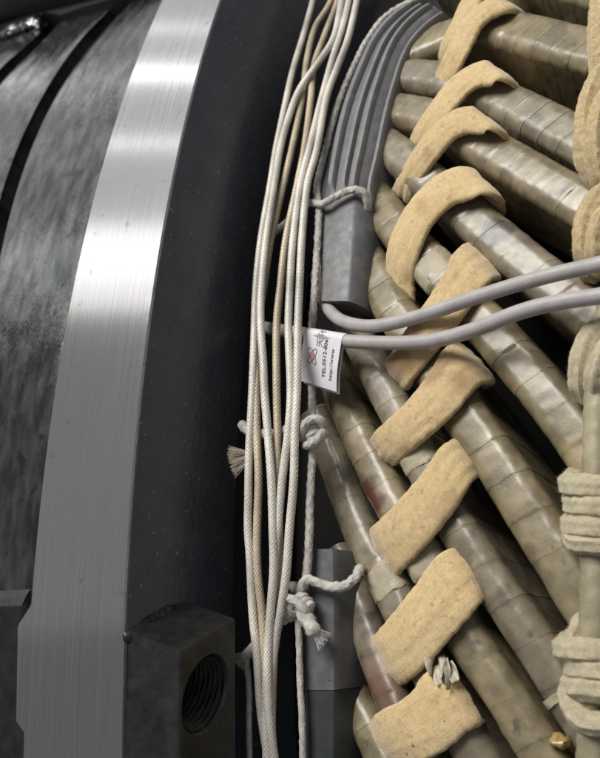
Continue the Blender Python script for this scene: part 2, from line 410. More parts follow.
g3 = [(-60, 6), (-70, 42), (-80, 112), (-120, 200), (-160, 400)]
g1r, g1l, g2r, g2l, g3 = [smooth(sorted(g, key=lambda q: q[1])) for g in (g1r, g1l, g2r, g2l, g3)]
band('steel_band', g1r, None, -60, 640, 'darksteel', 'broad grey steel band lying right against the bright ring rim', right_a=aL-.0012)
band('steel_band', g2r, g1l, -6, 400, 'darksteel', 'grey steel band between the two black grooves')
band('steel_band', g3, g2l, 22, 400, 'darksteel', 'grey steel band end with the weld bead on it')
rows = []
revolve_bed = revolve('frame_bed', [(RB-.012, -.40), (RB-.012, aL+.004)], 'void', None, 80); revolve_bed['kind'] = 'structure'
# dark frame plate above
def slab(name, outline, depth_r, thick, mat, parent=None):
    pts = [cyl(x, y, depth_r) for x, y in outline]
    c = sum(pts, V((0, 0, 0)))/len(pts); n = radial(c)
    verts = pts + [p - n*thick for p in pts]; k = len(pts)
    faces = [tuple(range(k)), tuple(range(2*k-1, k-1, -1))] + [(i, k+i, k+(i+1) % k, (i+1) % k) for i in range(k)]
    return fixn(finish(name, verts, faces, mat, parent, smooth=False))
pl = slab('frame_plate', [(-60, 34), (-20, 30), (10, 28), (27, 20), (36, 14), (45, 12), (60, 15), (80, 8), (118, -3), (150, -14), (140, -60), (-60, -60)], RB+.006, .02, 'lugblack')
tag(pl, 'black painted frame plate above the grooved steel bands', 'plate')
wb = tube('weld_bead', [cyl(x, y, RB+.004) for x, y in ((-30, 38), (-8, 35), (6, 33), (18, 28), (27, 25), (35, 20), (39, 26))], 0.0030, 'weld', pl, 12, .0007, fuzz=.003)
# dark foot low on the left
fv = []
ph_t = coords(cyl(5, 606, R))[1]; ph_b = ph_t - .25; ph_u = coords(cyl(5, 577, RB))[1]
a1 = coords(cyl(21, 612, R-.002))[2]; a0 = a1 - .12
foot = []
for a in (a0, a1):
    foot += [pos(RB-.004, ph_u, a), pos(R-.004, ph_t+.004, a), pos(R-.002, ph_t, a), pos(R-.002, ph_b, a), pos(RB-.02, ph_b, a)]
ff = [(i, (i+1) % 5, 5+(i+1) % 5, 5+i) for i in range(5)] + [(0, 1, 2, 3, 4), (9, 8, 7, 6, 5)]
ft = fixn(finish('frame_bracket', foot, ff, 'lugblack', None, smooth=False)); tag(ft, 'black stepped frame bracket beside the dark lower end of the rim', 'frame')

# ------------------------------------------------------------------ winding bars
RW = R-.0615
def r_bar(px): return RW - 0.012*sstep((405-px)/90)
def winding_bar(path, w, h, mat, label, pitch=0.0135, lean=0.9, seed=0):
    pts = [cyl(x, y, r_bar(x)) for x, y in path]
    P, Ln = resample(catmull(pts, .002), .0009); T = tangents(P); m = len(P)
    # outline of the bar: rounded rectangle, outer side at y = 0
    prof = []; rc = 0.0062; q = 9
    for (cx, cy, a0) in ((w/2-rc, -rc, 0), (-w/2+rc, -rc, 90), (-w/2+rc, -h+rc, 180), (w/2-rc, -h+rc, 270)):
        for i in range(q+1):
            an = math.radians(a0 + 90*i/q); prof.append((cx + rc*math.cos(an), cy + rc*math.sin(an), math.cos(an), math.sin(an)))
    pr = []
    for i, a in enumerate(prof):              # add points on the flats
        b = prof[(i+1) % len(prof)]; pr.append(a)
        d = math.hypot(b[0]-a[0], b[1]-a[1]); k = int(d/.003)
        for j in range(1, k): f = j/k; pr.append((a[0]+(b[0]-a[0])*f, a[1]+(b[1]-a[1])*f, a[2]*(1-f)+b[2]*f, a[3]*(1-f)+b[3]*f))
    n = len(pr); verts = []; faces = []; tone = []
    def at(s):
        x = max(0, min(m-1.001, s/Ln*(m-1))); i = int(x); f = x-i; return P[i].lerp(P[i+1], f), T[i].lerp(T[i+1], f).normalized()
    rng = random.Random(seed); nt = int(Ln/pitch)+2; sub = 12
    kick = [rng.choice((.1, .3, .8, 1.5))*rng.uniform(.7, 1.2) for _ in range(nt+4)]
    hue = [rng.uniform(.93, 1.07) for _ in range(nt+4)]
    per = [0]
    for i in range(n): a, b = pr[i], pr[(i+1) % n]; per.append(per[-1]+math.hypot(b[0]-a[0], b[1]-a[1]))
    rows = 0
    for tn in range(nt):
        for jj in range(sub+1):
            f = jj/sub
            fpos = f if jj < sub else 1-1e-4      # last ring of a turn sits on the first of the next: a real step
            for k in range(n+1):
                s = (tn + fpos)*pitch + lean*pitch*(per[k]/per[n]) - pitch + .0008*noise.noise(V((k*.35+seed, tn*1.7, 0)))
                p, t = at(s); nn = radial(p); b = t.cross(nn).normalized(); nn = b.cross(t)
                x, y, ex, ey = pr[k % n]
                off = .00014*kick[tn]*(f-.35) + .00035*noise.noise(V((s*60, per[k]*70, seed*3.1))) + .00025*noise.noise(V((s*260, per[k]*260, seed)))
                verts.append(p + b*(x+ex*off) + nn*(y+ey*off)); tone.append(hue[tn]*(1.0 - .16*min(1, kick[tn])*max(0, 1-f*9) + (.07*kick[tn] if f > .9 else 0)))
            rows += 1
    K = n+1
    for r_ in range(rows-1):
        for k in range(n): faces.append((r_*K+k, r_*K+k+1, (r_+1)*K+k+1, (r_+1)*K+k))
    o = fixn(finish('winding_bar', verts, faces, mat, weave=tone))
    return tag(o, label, 'winding bar', 'taped winding bars'), at, Ln
def q_(x, y): return tuple(cyl(x, y, RW-.001))
stained('tape', 'tape_red', [(q_(362, 490), .0075, .95, (0.075, 0.028, 0.018)), (q_(372, 505), .006, .95, (0.10, 0.038, 0.024))])
stained('tape2', 'tape_reddish', [(q_(388, 700), .012, .7, (0.12, 0.06, 0.04)), (q_(376, 672), .008, .6, (0.19, 0.09, 0.07))])  # two reddish brown stains
stained('tape2', 'tape_spot', [(q_(497, 232), .0075, .9, (0.07, 0.06, 0.055)), (q_(470, 208), .005, .7, (0.13, 0.11, 0.10)), (q_(575, 300), .010, .5, (0.26, 0.19, 0.16))])
stained('tape', 'tape_amber_shadow', [(q_(574, 452), .006, .35, (0.45, 0.34, 0.16)), (q_(530, 372), .010, .25, (0.30, 0.19, 0.12)), (q_(418, 258), .009, .7, (0.14, 0.08, 0.07))])  # amber and purplish stains, with the cable's cast shadow painted in between
stained('tape2', 'tape_pink', [(q_(532, 634), .0016, .9, (0.06, 0.03, 0.025)), (q_(545, 640), .011, .3, (0.27, 0.215, 0.15)), (q_(505, 590), .003, .6, (0.10, 0.07, 0.05))])
stained('felt', 'felt_brown', [(q_(415, 330), .011, .75, (0.33, 0.18, 0.09)), (q_(404, 366), .008, .7, (0.30, 0.17, 0.085)), (q_(455, 285), .008, .5, (0.42, 0.26, 0.13)), (q_(436, 305), .006, .5, (0.36, 0.22, 0.12))])
stained('felt', 'felt_scorch', [(q_(440, 378), .008, .65, (0.34, 0.20, 0.10)), (q_(470, 383), .009, .7, (0.34, 0.21, 0.10)), (q_(416, 398), .006, .55, (0.38, 0.23, 0.12)), (q_(395, 440), .006, .5, (0.42, 0.27, 0.14))])
stained('felt', 'felt_speck', [(q_(431, 199), .0014, .95, (0.05, 0.03, 0.02)), (q_(418, 238), .0010, .95, (0.05, 0.03, 0.02))])
BARS = [
 ([(415, -34), (440, -42), (500, -40), (560, -28), (640, -8)], .022, 'tape', 'topmost taped winding bar showing only its brownish shaded side'),
 ([(392, 52), (408, 44), (440, 30), (485, 20), (540, 31), (590, 44), (650, 60)], .023, 'tape', 'taped winding bar with slanted tape seams under the topmost dark bar'),
 ([(372, 74), (395, 69), (440, 73), (495, 92), (578, 134), (650, 172)], .0205, 'tape2', 'greyish taped winding bar with clear tape seams, third counting down from the topmost'),
 ([(360, 106), (382, 103), (430, 112), (480, 140), (580, 198), (650, 238)], .0205, 'tape', 'taped winding bar, fourth counting down from the topmost one'),
 ([(352, 122), (380, 138), (410, 162), (465, 210), (530, 265), (600, 320), (650, 362)], .0195, 'tape_spot', 'stained taped winding bar whose lower end both grey cables cross'),
 ([(345, 160), (372, 196), (398, 230), (430, 264), (470, 308), (545, 395), (600, 470), (650, 540)], .0195, 'tape_amber_shadow', 'beige taped winding bar crossing under both cables at its middle, with amber varnish below'),
 ([(335, 212), (365, 262), (392, 310), (425, 358), (456, 408), (500, 472), (555, 560), (620, 665)], .0195, 'tape', 'wide taped winding bar ending between the two rope lashings'),
 ([(318, 265), (345, 320), (372, 372), (402, 432), (440, 507), (478, 568), (530, 645), (590, 740), (620, 790)], .0165, 'tape_pink', 'pinkish grey taped winding bar running to the lower rope lashing'),
 ([(318, 350), (349, 424), (383, 496), (422, 564), (456, 630), (500, 698), (540, 762), (575, 820)], .017, 'tape_red', 'winding bar with dark red stain beside the white knot'),
 ([(308, 410), (330, 466), (354, 532), (384, 588), (415, 655), (450, 725), (500, 810)], .0165, 'tape2', 'winding bar with pale tape band above the loose torn film'),
 ([(330, 548), (352, 606), (375, 672), (397, 725), (440, 810)], .0155, 'tape_reddish', 'narrow winding bar with reddish side under the lowest felt strap'),
 ([(312, 620), (345, 695), (372, 752), (400, 815)], .0155, 'tape', 'greenish winding bar lowest beside the lower grey spacer block'),
]
bar_at = []
for i, (path, w, mt, lab) in enumerate(BARS):
    o, at, Ln = winding_bar(path, w, .055, mt, lab, pitch=.0120 if i < 4 else .0165, lean=2.2 if i < 3 else 1.3 if i < 5 else .6, seed=i*7+1)
    bar_at.append((o, at, Ln))
def bar_band(i, pxa, pxb, mat, name, grow=.0003, w=None, half=False):
    """a wrap of tape or varnish round bar i between two places given in the photo"""
    o, at, Ln = bar_at[i]; w = w or BARS[i][1]
    A_, B_ = cyl(*pxa, RW), cyl(*pxb, RW)
    best = []
    for Q in (A_, B_): best.append(min((j*Ln/400 for j in range(401)), key=lambda s: (at(s)[0]-Q).length))
    s0, s1 = sorted(best); verts = []; faces = []; rc = .0055
    pr = []
    for (cx, cy, a0) in ((w/2-rc, -rc, 0), (-w/2+rc, -rc, 90), (-w/2+rc, -.03+rc, 180), (w/2-rc, -.03+rc, 270)):
        for q in range(8): an = math.radians(a0+90*q/7); pr.append((cx+(rc+grow)*math.cos(an), cy+(rc+grow)*math.sin(an)))
    n = len(pr); mrow = 16
    for j in range(mrow+1):
        for k in range(n):
            s = s0 + (s1-s0)*j/mrow + .0014*noise.noise(V((k*.4, j*.0, i*5+3)))
            p, t = at(s); nn = radial(p); b = t.cross(nn).normalized(); nn = b.cross(t); x, y = pr[k]
            e = 0 if 0 < j < mrow else -.9*grow
            c = V((x, y+w/2)); l = c.length
            verts.append(p + b*x*(1+e/l) + nn*(y + (y+w/2)*e/l + .0005*noise.noise(V((s*300, k*.5, i)))))
    for j in range(mrow):
        for k in range(n): k2 = (k+1) % n; faces.append((j*n+k, j*n+k2, (j+1)*n+k2, (j+1)*n+k))
    return fixn(finish(name, verts, faces, mat, o))
bar_band(9, (374, 560), (388, 592), 'paletape', 'tape_band')
bar_band(7, (398, 442), (412, 470), 'paletape', 'tape_band')
bar_band(8, (415, 548), (428, 572), 'paletape', 'tape_band')
bar_band(5, (425, 255), (440, 275), 'paletape', 'tape_band')
bar_band(7, (556, 694), (561, 702), 'paletape', 'tape_band', grow=.0008)

# ------------------------------------------------------------------ felt straps
def strap(path, w, bdir, label, t=0.0027, seed=0, mat='felt'):
    """path: (px, py, height over the bars in mm); bdir: pixel direction of the strap's width (along the bar)"""
    if len(path[0]) == 3:
        x0, y0, h0 = path[0]; x1, y1, h1 = path[-1]
        path = [(x0+5, y0-6, h0-24), (x0+3, y0-3, h0-12)] + list(path) + [(x1-2, y1+3, h1-9), (x1-6, y1+8, h1-18)]
        path = [(*q, .72+.28*sstep((k/(len(path)-1)-.1)/.35)) for k, q in enumerate(path)]
    wf = catmull([V((k*.01, q[3], 0)) for k, q in enumerate(path)], .002); path = [q[:3] for q in path]
    ctr = [cyl(x, y, RW + h*.001) for x, y, h in path]
    wv = []
    for x, y, h in path:
        a, b = cyl(x-bdir[0]*8, y-bdir[1]*8, RW), cyl(x+bdir[0]*8, y+bdir[1]*8, RW); wv.append((b-a).normalized())
    P, Ln = resample(catmull(ctr, .001), .0007); m = len(P); T = tangents(P)
    Wd = wv; verts = []; faces = []
    cl = [0]
    for a_, b_ in zip(ctr, ctr[1:]): cl.append(cl[-1]+(b_-a_).length)
    par = []                                  # place along the path counted in control points
    for k in range(m):
        sl = cl[-1]*k/(m-1); c_ = max(q for q in range(len(cl)-1) if cl[q] <= sl+1e-9); par.append((c_+(sl-cl[c_])/max(1e-9, cl[c_+1]-cl[c_]))/(len(cl)-1))
    prof = []; hw, ht = w/2, t/2; rc = ht*.96; nf = 14
    for i in range(nf+1): prof.append((-hw+rc + (2*hw-2*rc)*i/nf, ht))
    for i in range(1, 6): an = PI/2 - PI*i/6; prof.append((hw-rc+rc*math.cos(an), ht*math.sin(an)))
    for i in range(nf+1): prof.append((hw-rc - (2*hw-2*rc)*i/nf, -ht))
    for i in range(1, 6): an = -PI/2 - PI*i/6; prof.append((-hw+rc+rc*math.cos(an), ht*math.sin(an)))
    n = len(prof)
    for i, (p, t_) in enumerate(zip(P, T)):
        g = i/(m-1); wx = par[i]*(len(Wd)-1); j = min(len(Wd)-2, int(wx)); wd = Wd[j].lerp(Wd[j+1], wx-j)
        wd = (wd - t_*wd.dot(t_)*.75).normalized(); nn = wd.cross(t_).normalized()
        if nn.dot(radial(p)) < 0 and nn.dot(U) < 0: nn = -nn
        wob = 1 + .05*noise.noise(V((g*5, seed, 0))); sh = .0012*noise.noise(V((g*4, seed, 9)))
        wob *= wf[min(len(wf)-1, int(par[i]*(len(wf)-1)))].y; gather = 1-sstep((g-.05)/.4)
        for (x, y) in prof:
            e = .0003*noise.noise(V((p.x*160 + x*160, p.z*160, seed))) + .00028*noise.noise(V((x*900, g*Ln*900, seed)))
            edge = .00035*noise.noise(V((g*Ln*330, x/abs(x)*3 if x else 0, seed)))*abs(x)/hw
            verts.append(p + wd*(x*wob + sh + edge) + nn*(y*(1+e/.0017) + .0011*(1-(x/hw)**2)*1.5 + .0007*gather*math.sin(x/hw*5+seed) + .0005*noise.noise(V((x*330, g*Ln*60, seed+4)))))
    for i in range(m-1):
        for k in range(n): k2 = (k+1) % n; faces.append((i*n+k, i*n+k2, (i+1)*n+k2, (i+1)*n+k))
    faces.append(tuple(range(n))); faces.append(tuple((m-1)*n+k for k in range(n)))
    o = fixn(finish('felt_strap', verts, faces, mat)); tag(o, label, 'felt strap', 'yellow felt straps woven over the bars')
    # loose fibres standing off the felt
    rng = random.Random(seed+50); fv, fq = [], []
    for _ in range(7000):
        i = rng.randrange(2, m-2); k = rng.randrange(0, nf+7); q = verts[i*n+k]; t_ = T[i]
        nn = (q - P[i]); rdn = radial(q)
        d = (rdn*rng.uniform(.3, 1) + V((rng.uniform(-1, 1), rng.uniform(-1, 1), rng.uniform(-1, 1)))*.8).normalized()
        l = rng.uniform(.0004, .0013); s_ = d.orthogonal().normalized()*.00004; q0 = q - d*.0002; b = len(fv)
        fv += [q0-s_, q0+s_, q0+d*l]; fq.append((b, b+1, b+2))
    fz = finish('fuzz', fv, fq, mat, o, smooth=False); fz['kind'] = 'stuff'
    return o
def straight(s, e, ws=1.0, we=1.0, bul=0.0):
    (sx, sy), (ex, ey) = s, e; dx, dy = ex-sx, ey-sy; l = math.hypot(dx, dy); ux, uy = dx/l, dy/l
    P = [(sx+ux*6, sy+uy*6, -34, ws*.92), (sx+ux*1, sy+uy*1, -22, ws*.94), (sx-ux*2, sy-uy*2, -12, ws*.96), (sx, sy, -5, ws*.98), (sx+ux*9, sy+uy*9, .2, ws)]
    for f in (.32, .5, .7): P.append((sx+dx*f+bul*uy*math.sin(PI*f)*-1, sy+dy*f+bul*ux*math.sin(PI*f), 3.4, ws+(we-ws)*f))
    vx, vy = (ux+.55)/1.2, (uy+.35)                # the upper end swings over the bar's crest
    return P + [(ex-ux*12, ey-uy*12, 3.1, we), (ex-ux*2, ey-uy*2, 1.8, we), (ex+vx*5, ey+vy*5, -1.5, we), (ex+vx*9, ey+vy*9, -7, we), (ex+vx*9, ey+vy*9+2, -13, we*.95), (ex+vx*4, ey+vy*4+4, -22, we*.9)]
STR = [
 ([(446, 62, -12), (450, 45, -2), (462, 22, 3), (474, 0, 4), (492, -16, 4), (515, -24, 2), (528, -20, -8)], .0165, (.75, .3), 'topmost felt strap crossing in front of the highest bars'),
 ([(440, 98, -14), (442, 85, -4), (456, 56, 3), (470, 28, 4.5), (487, 12, 4.8), (503, 7, 3), (514, 13, -9)], .0185, (.8, .35), 'felt strap curled over the bar with slanted tape seams'),
 ([(420, 152, -14), (424, 138, -4), (440, 112, 3), (460, 86, 4.5), (481, 74, 4.8), (500, 77, 3), (511, 90, -9)], .0195, (.8, .45), 'felt strap curled over the third taped bar down'),
 ([(404, 196, -14), (409, 180, -4), (426, 154, 3), (448, 130, 4.5), (470, 121, 4.8), (490, 127, 3), (500, 140, -9)], .0195, (.8, .5), 'felt strap curled over the fourth taped bar down'),
 ([(404, 304, -14), (401, 282, -6), (404, 252, 1), (420, 215, 4), (446, 190, 4.8), (470, 183, 4), (485, 188, 0), (489, 196, -8), (486, 206, -18)], .0235, (.72, .6), 'long felt strap with two dark specks just above the cables'),
 (straight((399, 374), (474, 266), .80, 1.15), .0205, (.66, .72), 'brown-stained felt strap crossed by both grey cables'),
 (straight((385, 450), (464, 366), .62, 1.15, 3), .0225, (.66, .72), 'felt strap first below the grey cables'),
 (straight((386, 551), (458, 462), 1.15, .92, 3), .0205, (.5, .82), 'felt strap second below the grey cables, beside the red stain'),
 (straight((388, 659), (462, 576), .98, 1.0, 3), .0240, (.5, .86), 'wide felt strap with rows of dark specks above the torn film'),
 (straight((387, 743), (454, 696), .8, 1.0, 5), .0255, (.5, .8), 'lowest felt strap bulging below the torn film'),
]
for i, (p, w, d, lab) in enumerate(STR): strap(p, w, d, lab, seed=i*3+1, mat={4: 'felt_speck', 5: 'felt_brown', 6: 'felt_scorch'}.get(i, 'felt'))

# ------------------------------------------------------------------ grey spacer blocks
def block(name, left, right, y0, y1, rr, depth, prof, mat, parent=None, n=60, label=None):
    rows = []
    for i in range(n+1):
        y = y0 + (y1-y0)*i/n; row = []
        Lp, Rp = cyl(interp(left, y), y, rr), cyl(interp(right, y), y, rr); ql, qr = coords(Lp), coords(Rp)
        for (f, dr) in prof: row.append(pos(rr+dr, ql[1]+(qr[1]-ql[1])*f, ql[2]+(qr[2]-ql[2])*f))
        rows.append(row)
    o = fixn(grid_solid(name, rows, depth, mat, parent))
    if label: tag(o, label, 'spacer', 'grey spacer blocks')
    return o
RK = R-.056
bl = [(442, -16), (392, 12), (368, 36), (352, 66), (336, 104), (325, 148), (318, 205), (319, 250), (320, 302)]
br = [(470, -4), (440, 8), (416, 28), (402, 50), (392, 80), (384, 110), (376, 148), (368, 184), (363, 240), (357, 302)]
bl.sort(key=lambda p: p[1]); br.sort(key=lambda p: p[1])
bl, br = smooth(bl), smooth(br)
flat = [(0, -.0015), (.04, 0), (.35, .0001), (.72, 0), (.80, -.0006), (.90, -.0035), (1, -.0075)]
blk = block('spacer_block', bl, br, 6, 301, RK, .024, flat, 'block', label='curved grey spacer block with raised ridges under the white tie loop')
def along(f0, y0, y1, dr, n=40):
    out = []
    for i in range(n+1):
        y = y0 + (y1-y0)*i/n; ql, qr = coords(cyl(interp(bl, y), y, RK)), coords(cyl(interp(br, y), y, RK))
        out.append(pos(RK+dr, ql[1]+(qr[1]-ql[1])*f0, ql[2]+(qr[2]-ql[2])*f0))
    return out
def rib(f0, f1, base, hgt, y0=7, y1=197, n=60):
    rows = []
    for i in range(n+1):
        y = y0 + (y1-y0)*i/n; ql, qr = coords(cyl(interp(bl, y), y, RK)), coords(cyl(interp(br, y), y, RK)); row = []
        hh = hgt*sstep((y1-y)/14)
        for g, k in ((0, 0), (.10, .6), (.25, 1), (.75, 1), (.90, .6), (1, 0)):
            f = f0+(f1-f0)*g; row.append(pos(RK + base + hh*k, ql[1]+(qr[1]-ql[1])*f, ql[2]+(qr[2]-ql[2])*f))
        rows.append(row)
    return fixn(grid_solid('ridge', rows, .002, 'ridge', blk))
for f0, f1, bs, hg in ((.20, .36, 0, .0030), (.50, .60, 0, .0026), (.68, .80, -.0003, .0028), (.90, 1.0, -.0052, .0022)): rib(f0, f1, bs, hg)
l2 = [(300, 540), (303, 560), (304, 640), (304, 800)]; r2 = [(342, 545), (343, 600), (343, 680), (342, 800)]
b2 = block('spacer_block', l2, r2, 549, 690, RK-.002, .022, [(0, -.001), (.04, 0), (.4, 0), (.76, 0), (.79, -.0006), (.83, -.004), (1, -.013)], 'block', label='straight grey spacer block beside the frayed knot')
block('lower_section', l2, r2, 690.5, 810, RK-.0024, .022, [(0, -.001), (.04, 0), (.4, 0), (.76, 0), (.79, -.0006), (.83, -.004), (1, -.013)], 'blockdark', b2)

# ------------------------------------------------------------------ braided cables
RC = R-.047
CORDS = [
 ('braid_white', .0, [(322, -40), (313, 0), (303, 34), (293, 72), (282, 120), (276, 150), (270, 185), (261, 240), (256, 290), (254, 340), (252, 400), (249, 450), (248, 500), (248, 530), (250, 560), (253, 610), (257, 660), (261, 710), (268, 758), (272, 790)], 'braided cable running nearest the black end face'),
 ('braid_white', .0032, [(350, -40), (342, 0), (334, 36), (320, 60), (300, 90), (288, 120), (280, 150), (274, 185), (266, 240), (261, 290), (261, 325), (263, 360), (264, 390), (267, 430), (271, 480), (273, 530), (273, 570), (271, 610), (268, 660), (268, 710), (274, 758), (278, 790)], 'white braided cable crossing over the tan one near the top'),
 ('braid_tan', -.0015, [(340, -40), (332, 0), (316, 28), (308, 60), (303, 96), (292, 150), (284, 185), (271, 240), (263, 290), (257, 330), (256, 380), (257, 430), (258, 480), (257, 530), (258, 570), (262, 620), (266, 680), (271, 758), (275, 790)], 'tan braided cable crossed by a white one near the top'),
 ('braid_tan', -.0008, [(346, -40), (338, 0), (324, 38), (314, 66), (311, 100), (304, 150), (297, 185), (286, 240), (280, 290), (277, 325), (276, 380), (277, 430), (277, 480), (279, 530), (278, 580), (274, 640), (272, 700), (271, 758), (272, 790)], 'tan braided cable in the middle of the bundle'),
 ('braid_white', .0015, [(358, -40), (349, 0), (342, 26), (332, 60), (320, 104), (309, 150), (300, 185), (293, 240), (290, 290), (289, 330), (290, 390), (288, 430), (282, 480), (278, 530), (274, 580), (270, 630), (266, 700), (267, 758), (268, 790)], 'bright white braided cable next to the one touching the tie rope'),
 ('braid_white', .0008, [(366, -40), (358, 0), (348, 38), (337, 66), (326, 98), (317, 150), (307, 185), (301, 240), (299, 290), (298, 330), (297, 390), (295, 430), (293, 480), (290, 530), (286, 570), (281, 610), (274, 650), (270, 700), (273, 758), (275, 790)], 'white braided cable of the bundle closest to the label and tie rope'),
]
for i, (mt, dr, path, lab) in enumerate(CORDS):
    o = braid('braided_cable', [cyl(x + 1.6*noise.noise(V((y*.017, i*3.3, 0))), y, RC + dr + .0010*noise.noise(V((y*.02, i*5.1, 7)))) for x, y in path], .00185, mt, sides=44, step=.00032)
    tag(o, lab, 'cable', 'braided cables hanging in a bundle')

# ------------------------------------------------------------------ thin tie rope with knots and loops
RT = RK + .0022
tp = [(445, -14), (392, 12), (370, 36), (354, 66), (338, 104), (326, 148), (317, 186), (319, 210), (317, 250), (314, 300), (312, 335), (312, 375), (312, 398), (313, 430), (312, 460), (310, 500), (309, 540), (306, 578), (297, 606)]
tie = tube('tie_rope', [cyl(x, y, RT - (.0075 if 320 < y < 400 else 0)) for x, y in tp], .0017, 'tie', None, 14, .0007, fuzz=.00035, strands=5, twist=1500)
tag(tie, 'thin white tie rope with knots and frayed tails along the spacer blocks', 'rope')
def coil_knot(name, px, py, r, rx, ry, loops, rad, parent, tilt=0, seed=0):
    c = cyl(px, py, r); n = radial(c); ex = AX; ez = n.cross(ex); pts = []
    for i in range(loops*14+1):
        a = 2*PI*i/14; g = i/(loops*14)
        x, y, z = math.cos(a)*rx*(1-.15*g), math.sin(a)*ry, (g-.5)*rad*1.6*loops
        x2 = x*math.cos(tilt)-z*math.sin(tilt); z2 = x*math.sin(tilt)+z*math.cos(tilt)
        pts.append(c + ex*(x2+.0006*noise.noise(V((a, seed, 0)))) + n*(y*.85) + W*z2)
    return tube(name, pts, rad, 'tie', parent, 24, .0005, fuzz=.0005, strands=5, twist=1500)
coil_knot('knot', 313, 431, RT+.001, .0038, .0036, 4, .0017, tie, .35, 1)
tube('knot_turn', [cyl(x, y, RT+h) for x, y, h in ((302, 441, .001), (303, 430, .005), (310, 420, .0072), (320, 420, .0060), (325, 428, .002))], .0018, 'tie', tie, 20, .0005, fuzz=.0003, strands=5, twist=1500)
tube('knot_turn', [cyl(x, y, RT+h) for x, y, h in ((305, 446, .002), (312, 444, .0066), (319, 438, .0070), (324, 430, .004))], .0018, 'tie', tie, 20, .0005, fuzz=.0003, strands=5, twist=1500)
coil_knot('knot', 289, 610, RT+.002, .0030, .0030, 3, .0018, tie, -1.0, 2)
coil_knot('knot', 303, 604, RT+.002, .0030, .0030, 3, .0018, tie, .9, 3)
tube('knot_turn', [cyl(x, y, RT+h) for x, y, h in ((281, 604, .001), (287, 598, .0055), (297, 602, .0070), (305, 611, .0060), (307, 618, .003))], .0018, 'tie', tie, 20, .0005, fuzz=.0003, strands=5, twist=1500)
tail = tube('tail', [cyl(x, y, RT+h) for x, y, h in ((300, 608, .004), (306, 618, .005), (312, 628, .006), (318, 634, .0065))], .0027, 'tie', tie, 24, .0005, fuzz=.0009, strands=5, twist=700)
tube('tail', [cyl(x, y, RT+h) for x, y, h in ((285, 612, .001), (270, 628, -.002), (256, 645, .000), (246, 655, .004), (241, 660, .006))], .0020, 'tie', tie, 12, .0007, fuzz=.0006)
tube('hanging_end', [cyl(x, y, RT+h) for x, y, h in ((246, 654, .004), (249, 690, .006), (249, 730, .007), (250, 790, .007))], .0013, 'tie', tie, 10, .001, fuzz=.0003)
tube('hanging_end', [cyl(x, y, RT) for x, y in ((297, 612), (299, 640), (300, 680), (302, 720), (304, 790))], .0014, 'tie', tie, 10, .001, fuzz=.0003)
tube('loop', [cyl(x, y, RT+h) for x, y, h in ((270, 236, -.006), (285, 224, -.004), (300, 210, 0), (310, 203, .0022), (322, 204, .0028), (335, 197, .0022), (348, 191, .0018), (358, 190, .0012), (365, 194, -.001), (368, 206, -.006), (366, 216, -.012))], .00185, 'tie', tie, 14, .0007, fuzz=.0004, strands=5, twist=1500)
tube('loop', [cyl(x, y, RT+h) for x, y, h in ((290, 584, -.002), (299, 590, .001), (306, 580, .0026), (314, 581, .002), (326, 586, .001), (340, 587, .0005), (350, 583, -.001), (357, 575, -.004), (360, 566, -.010))], .00195, 'tie', tie, 14, .0007, fuzz=.0005, strands=5, twist=1500)
tube('cross_tie', [cyl(x, y, RC-.0045) for x, y in ((240, 422), (250, 432), (270, 434), (290, 430), (306, 432))], .0022, 'tie', tie, 12, .0009, fuzz=.0005)
def fray(name, p0, d0, spread, n, ln, rad, mat, parent, flat_n, seed=1):
    rng = random.Random(seed); fv, fq = [], []
    for i in range(n):
        a = spread*(rng.random()*2-1); d = (d0*math.cos(a) + flat_n.cross(d0)*math.sin(a) + flat_n*rng.uniform(-.15, .15)).normalized()
        l = ln*rng.uniform(.75, 1.0); s1 = d.orthogonal().normalized(); s2 = d.cross(s1); o0 = p0 + flat_n.cross(d0)*math.sin(a)*.004 + flat_n*rng.uniform(-.001, .001)
        bend = flat_n*rng.uniform(-.0012, .0012) + V((0, 0, rng.uniform(-.0012, .0004))); b = len(fv)
        for q, tt in enumerate((0, .5, 1)):
            c = o0 + d*l*tt + bend*tt*tt
            for k in range(3): an = 2*PI*k/3; fv.append(c + (s1*math.cos(an)+s2*math.sin(an))*rad*(1-.4*tt))
        for q in range(2):
            for k in range(3): k2 = (k+1) % 3; fq.append((b+q*3+k, b+q*3+k2, b+(q+1)*3+k2, b+(q+1)*3+k))
    o = finish(name, fv, fq, mat, parent, smooth=False); o['kind'] = 'stuff'; return o
fp = cyl(250, 456, RC-.0045); fn_ = (CAM-fp).normalized()
fray('frayed_end', fp, (unproj(226, 462, .37)-unproj(250, 456, .37)).normalized(), .55, 240, .0105, .00010, 'fray', tie, fn_, 3)
fp = cyl(316, 632, RT+.006); fn_ = (CAM-fp).normalized()
fray('frayed_end', fp, (unproj(326, 642, .37)-unproj(312, 628, .37)).normalized(), .45, 160, .0060, .00018, 'tie', tie, fn_, 4)
fp = cyl(244, 656, RT+.005)
fray('frayed_end', fp, (unproj(238, 662, .37)-unproj(246, 652, .37)).normalized(), .6, 110, .0048, .00016, 'tie', tie, fn_, 5)

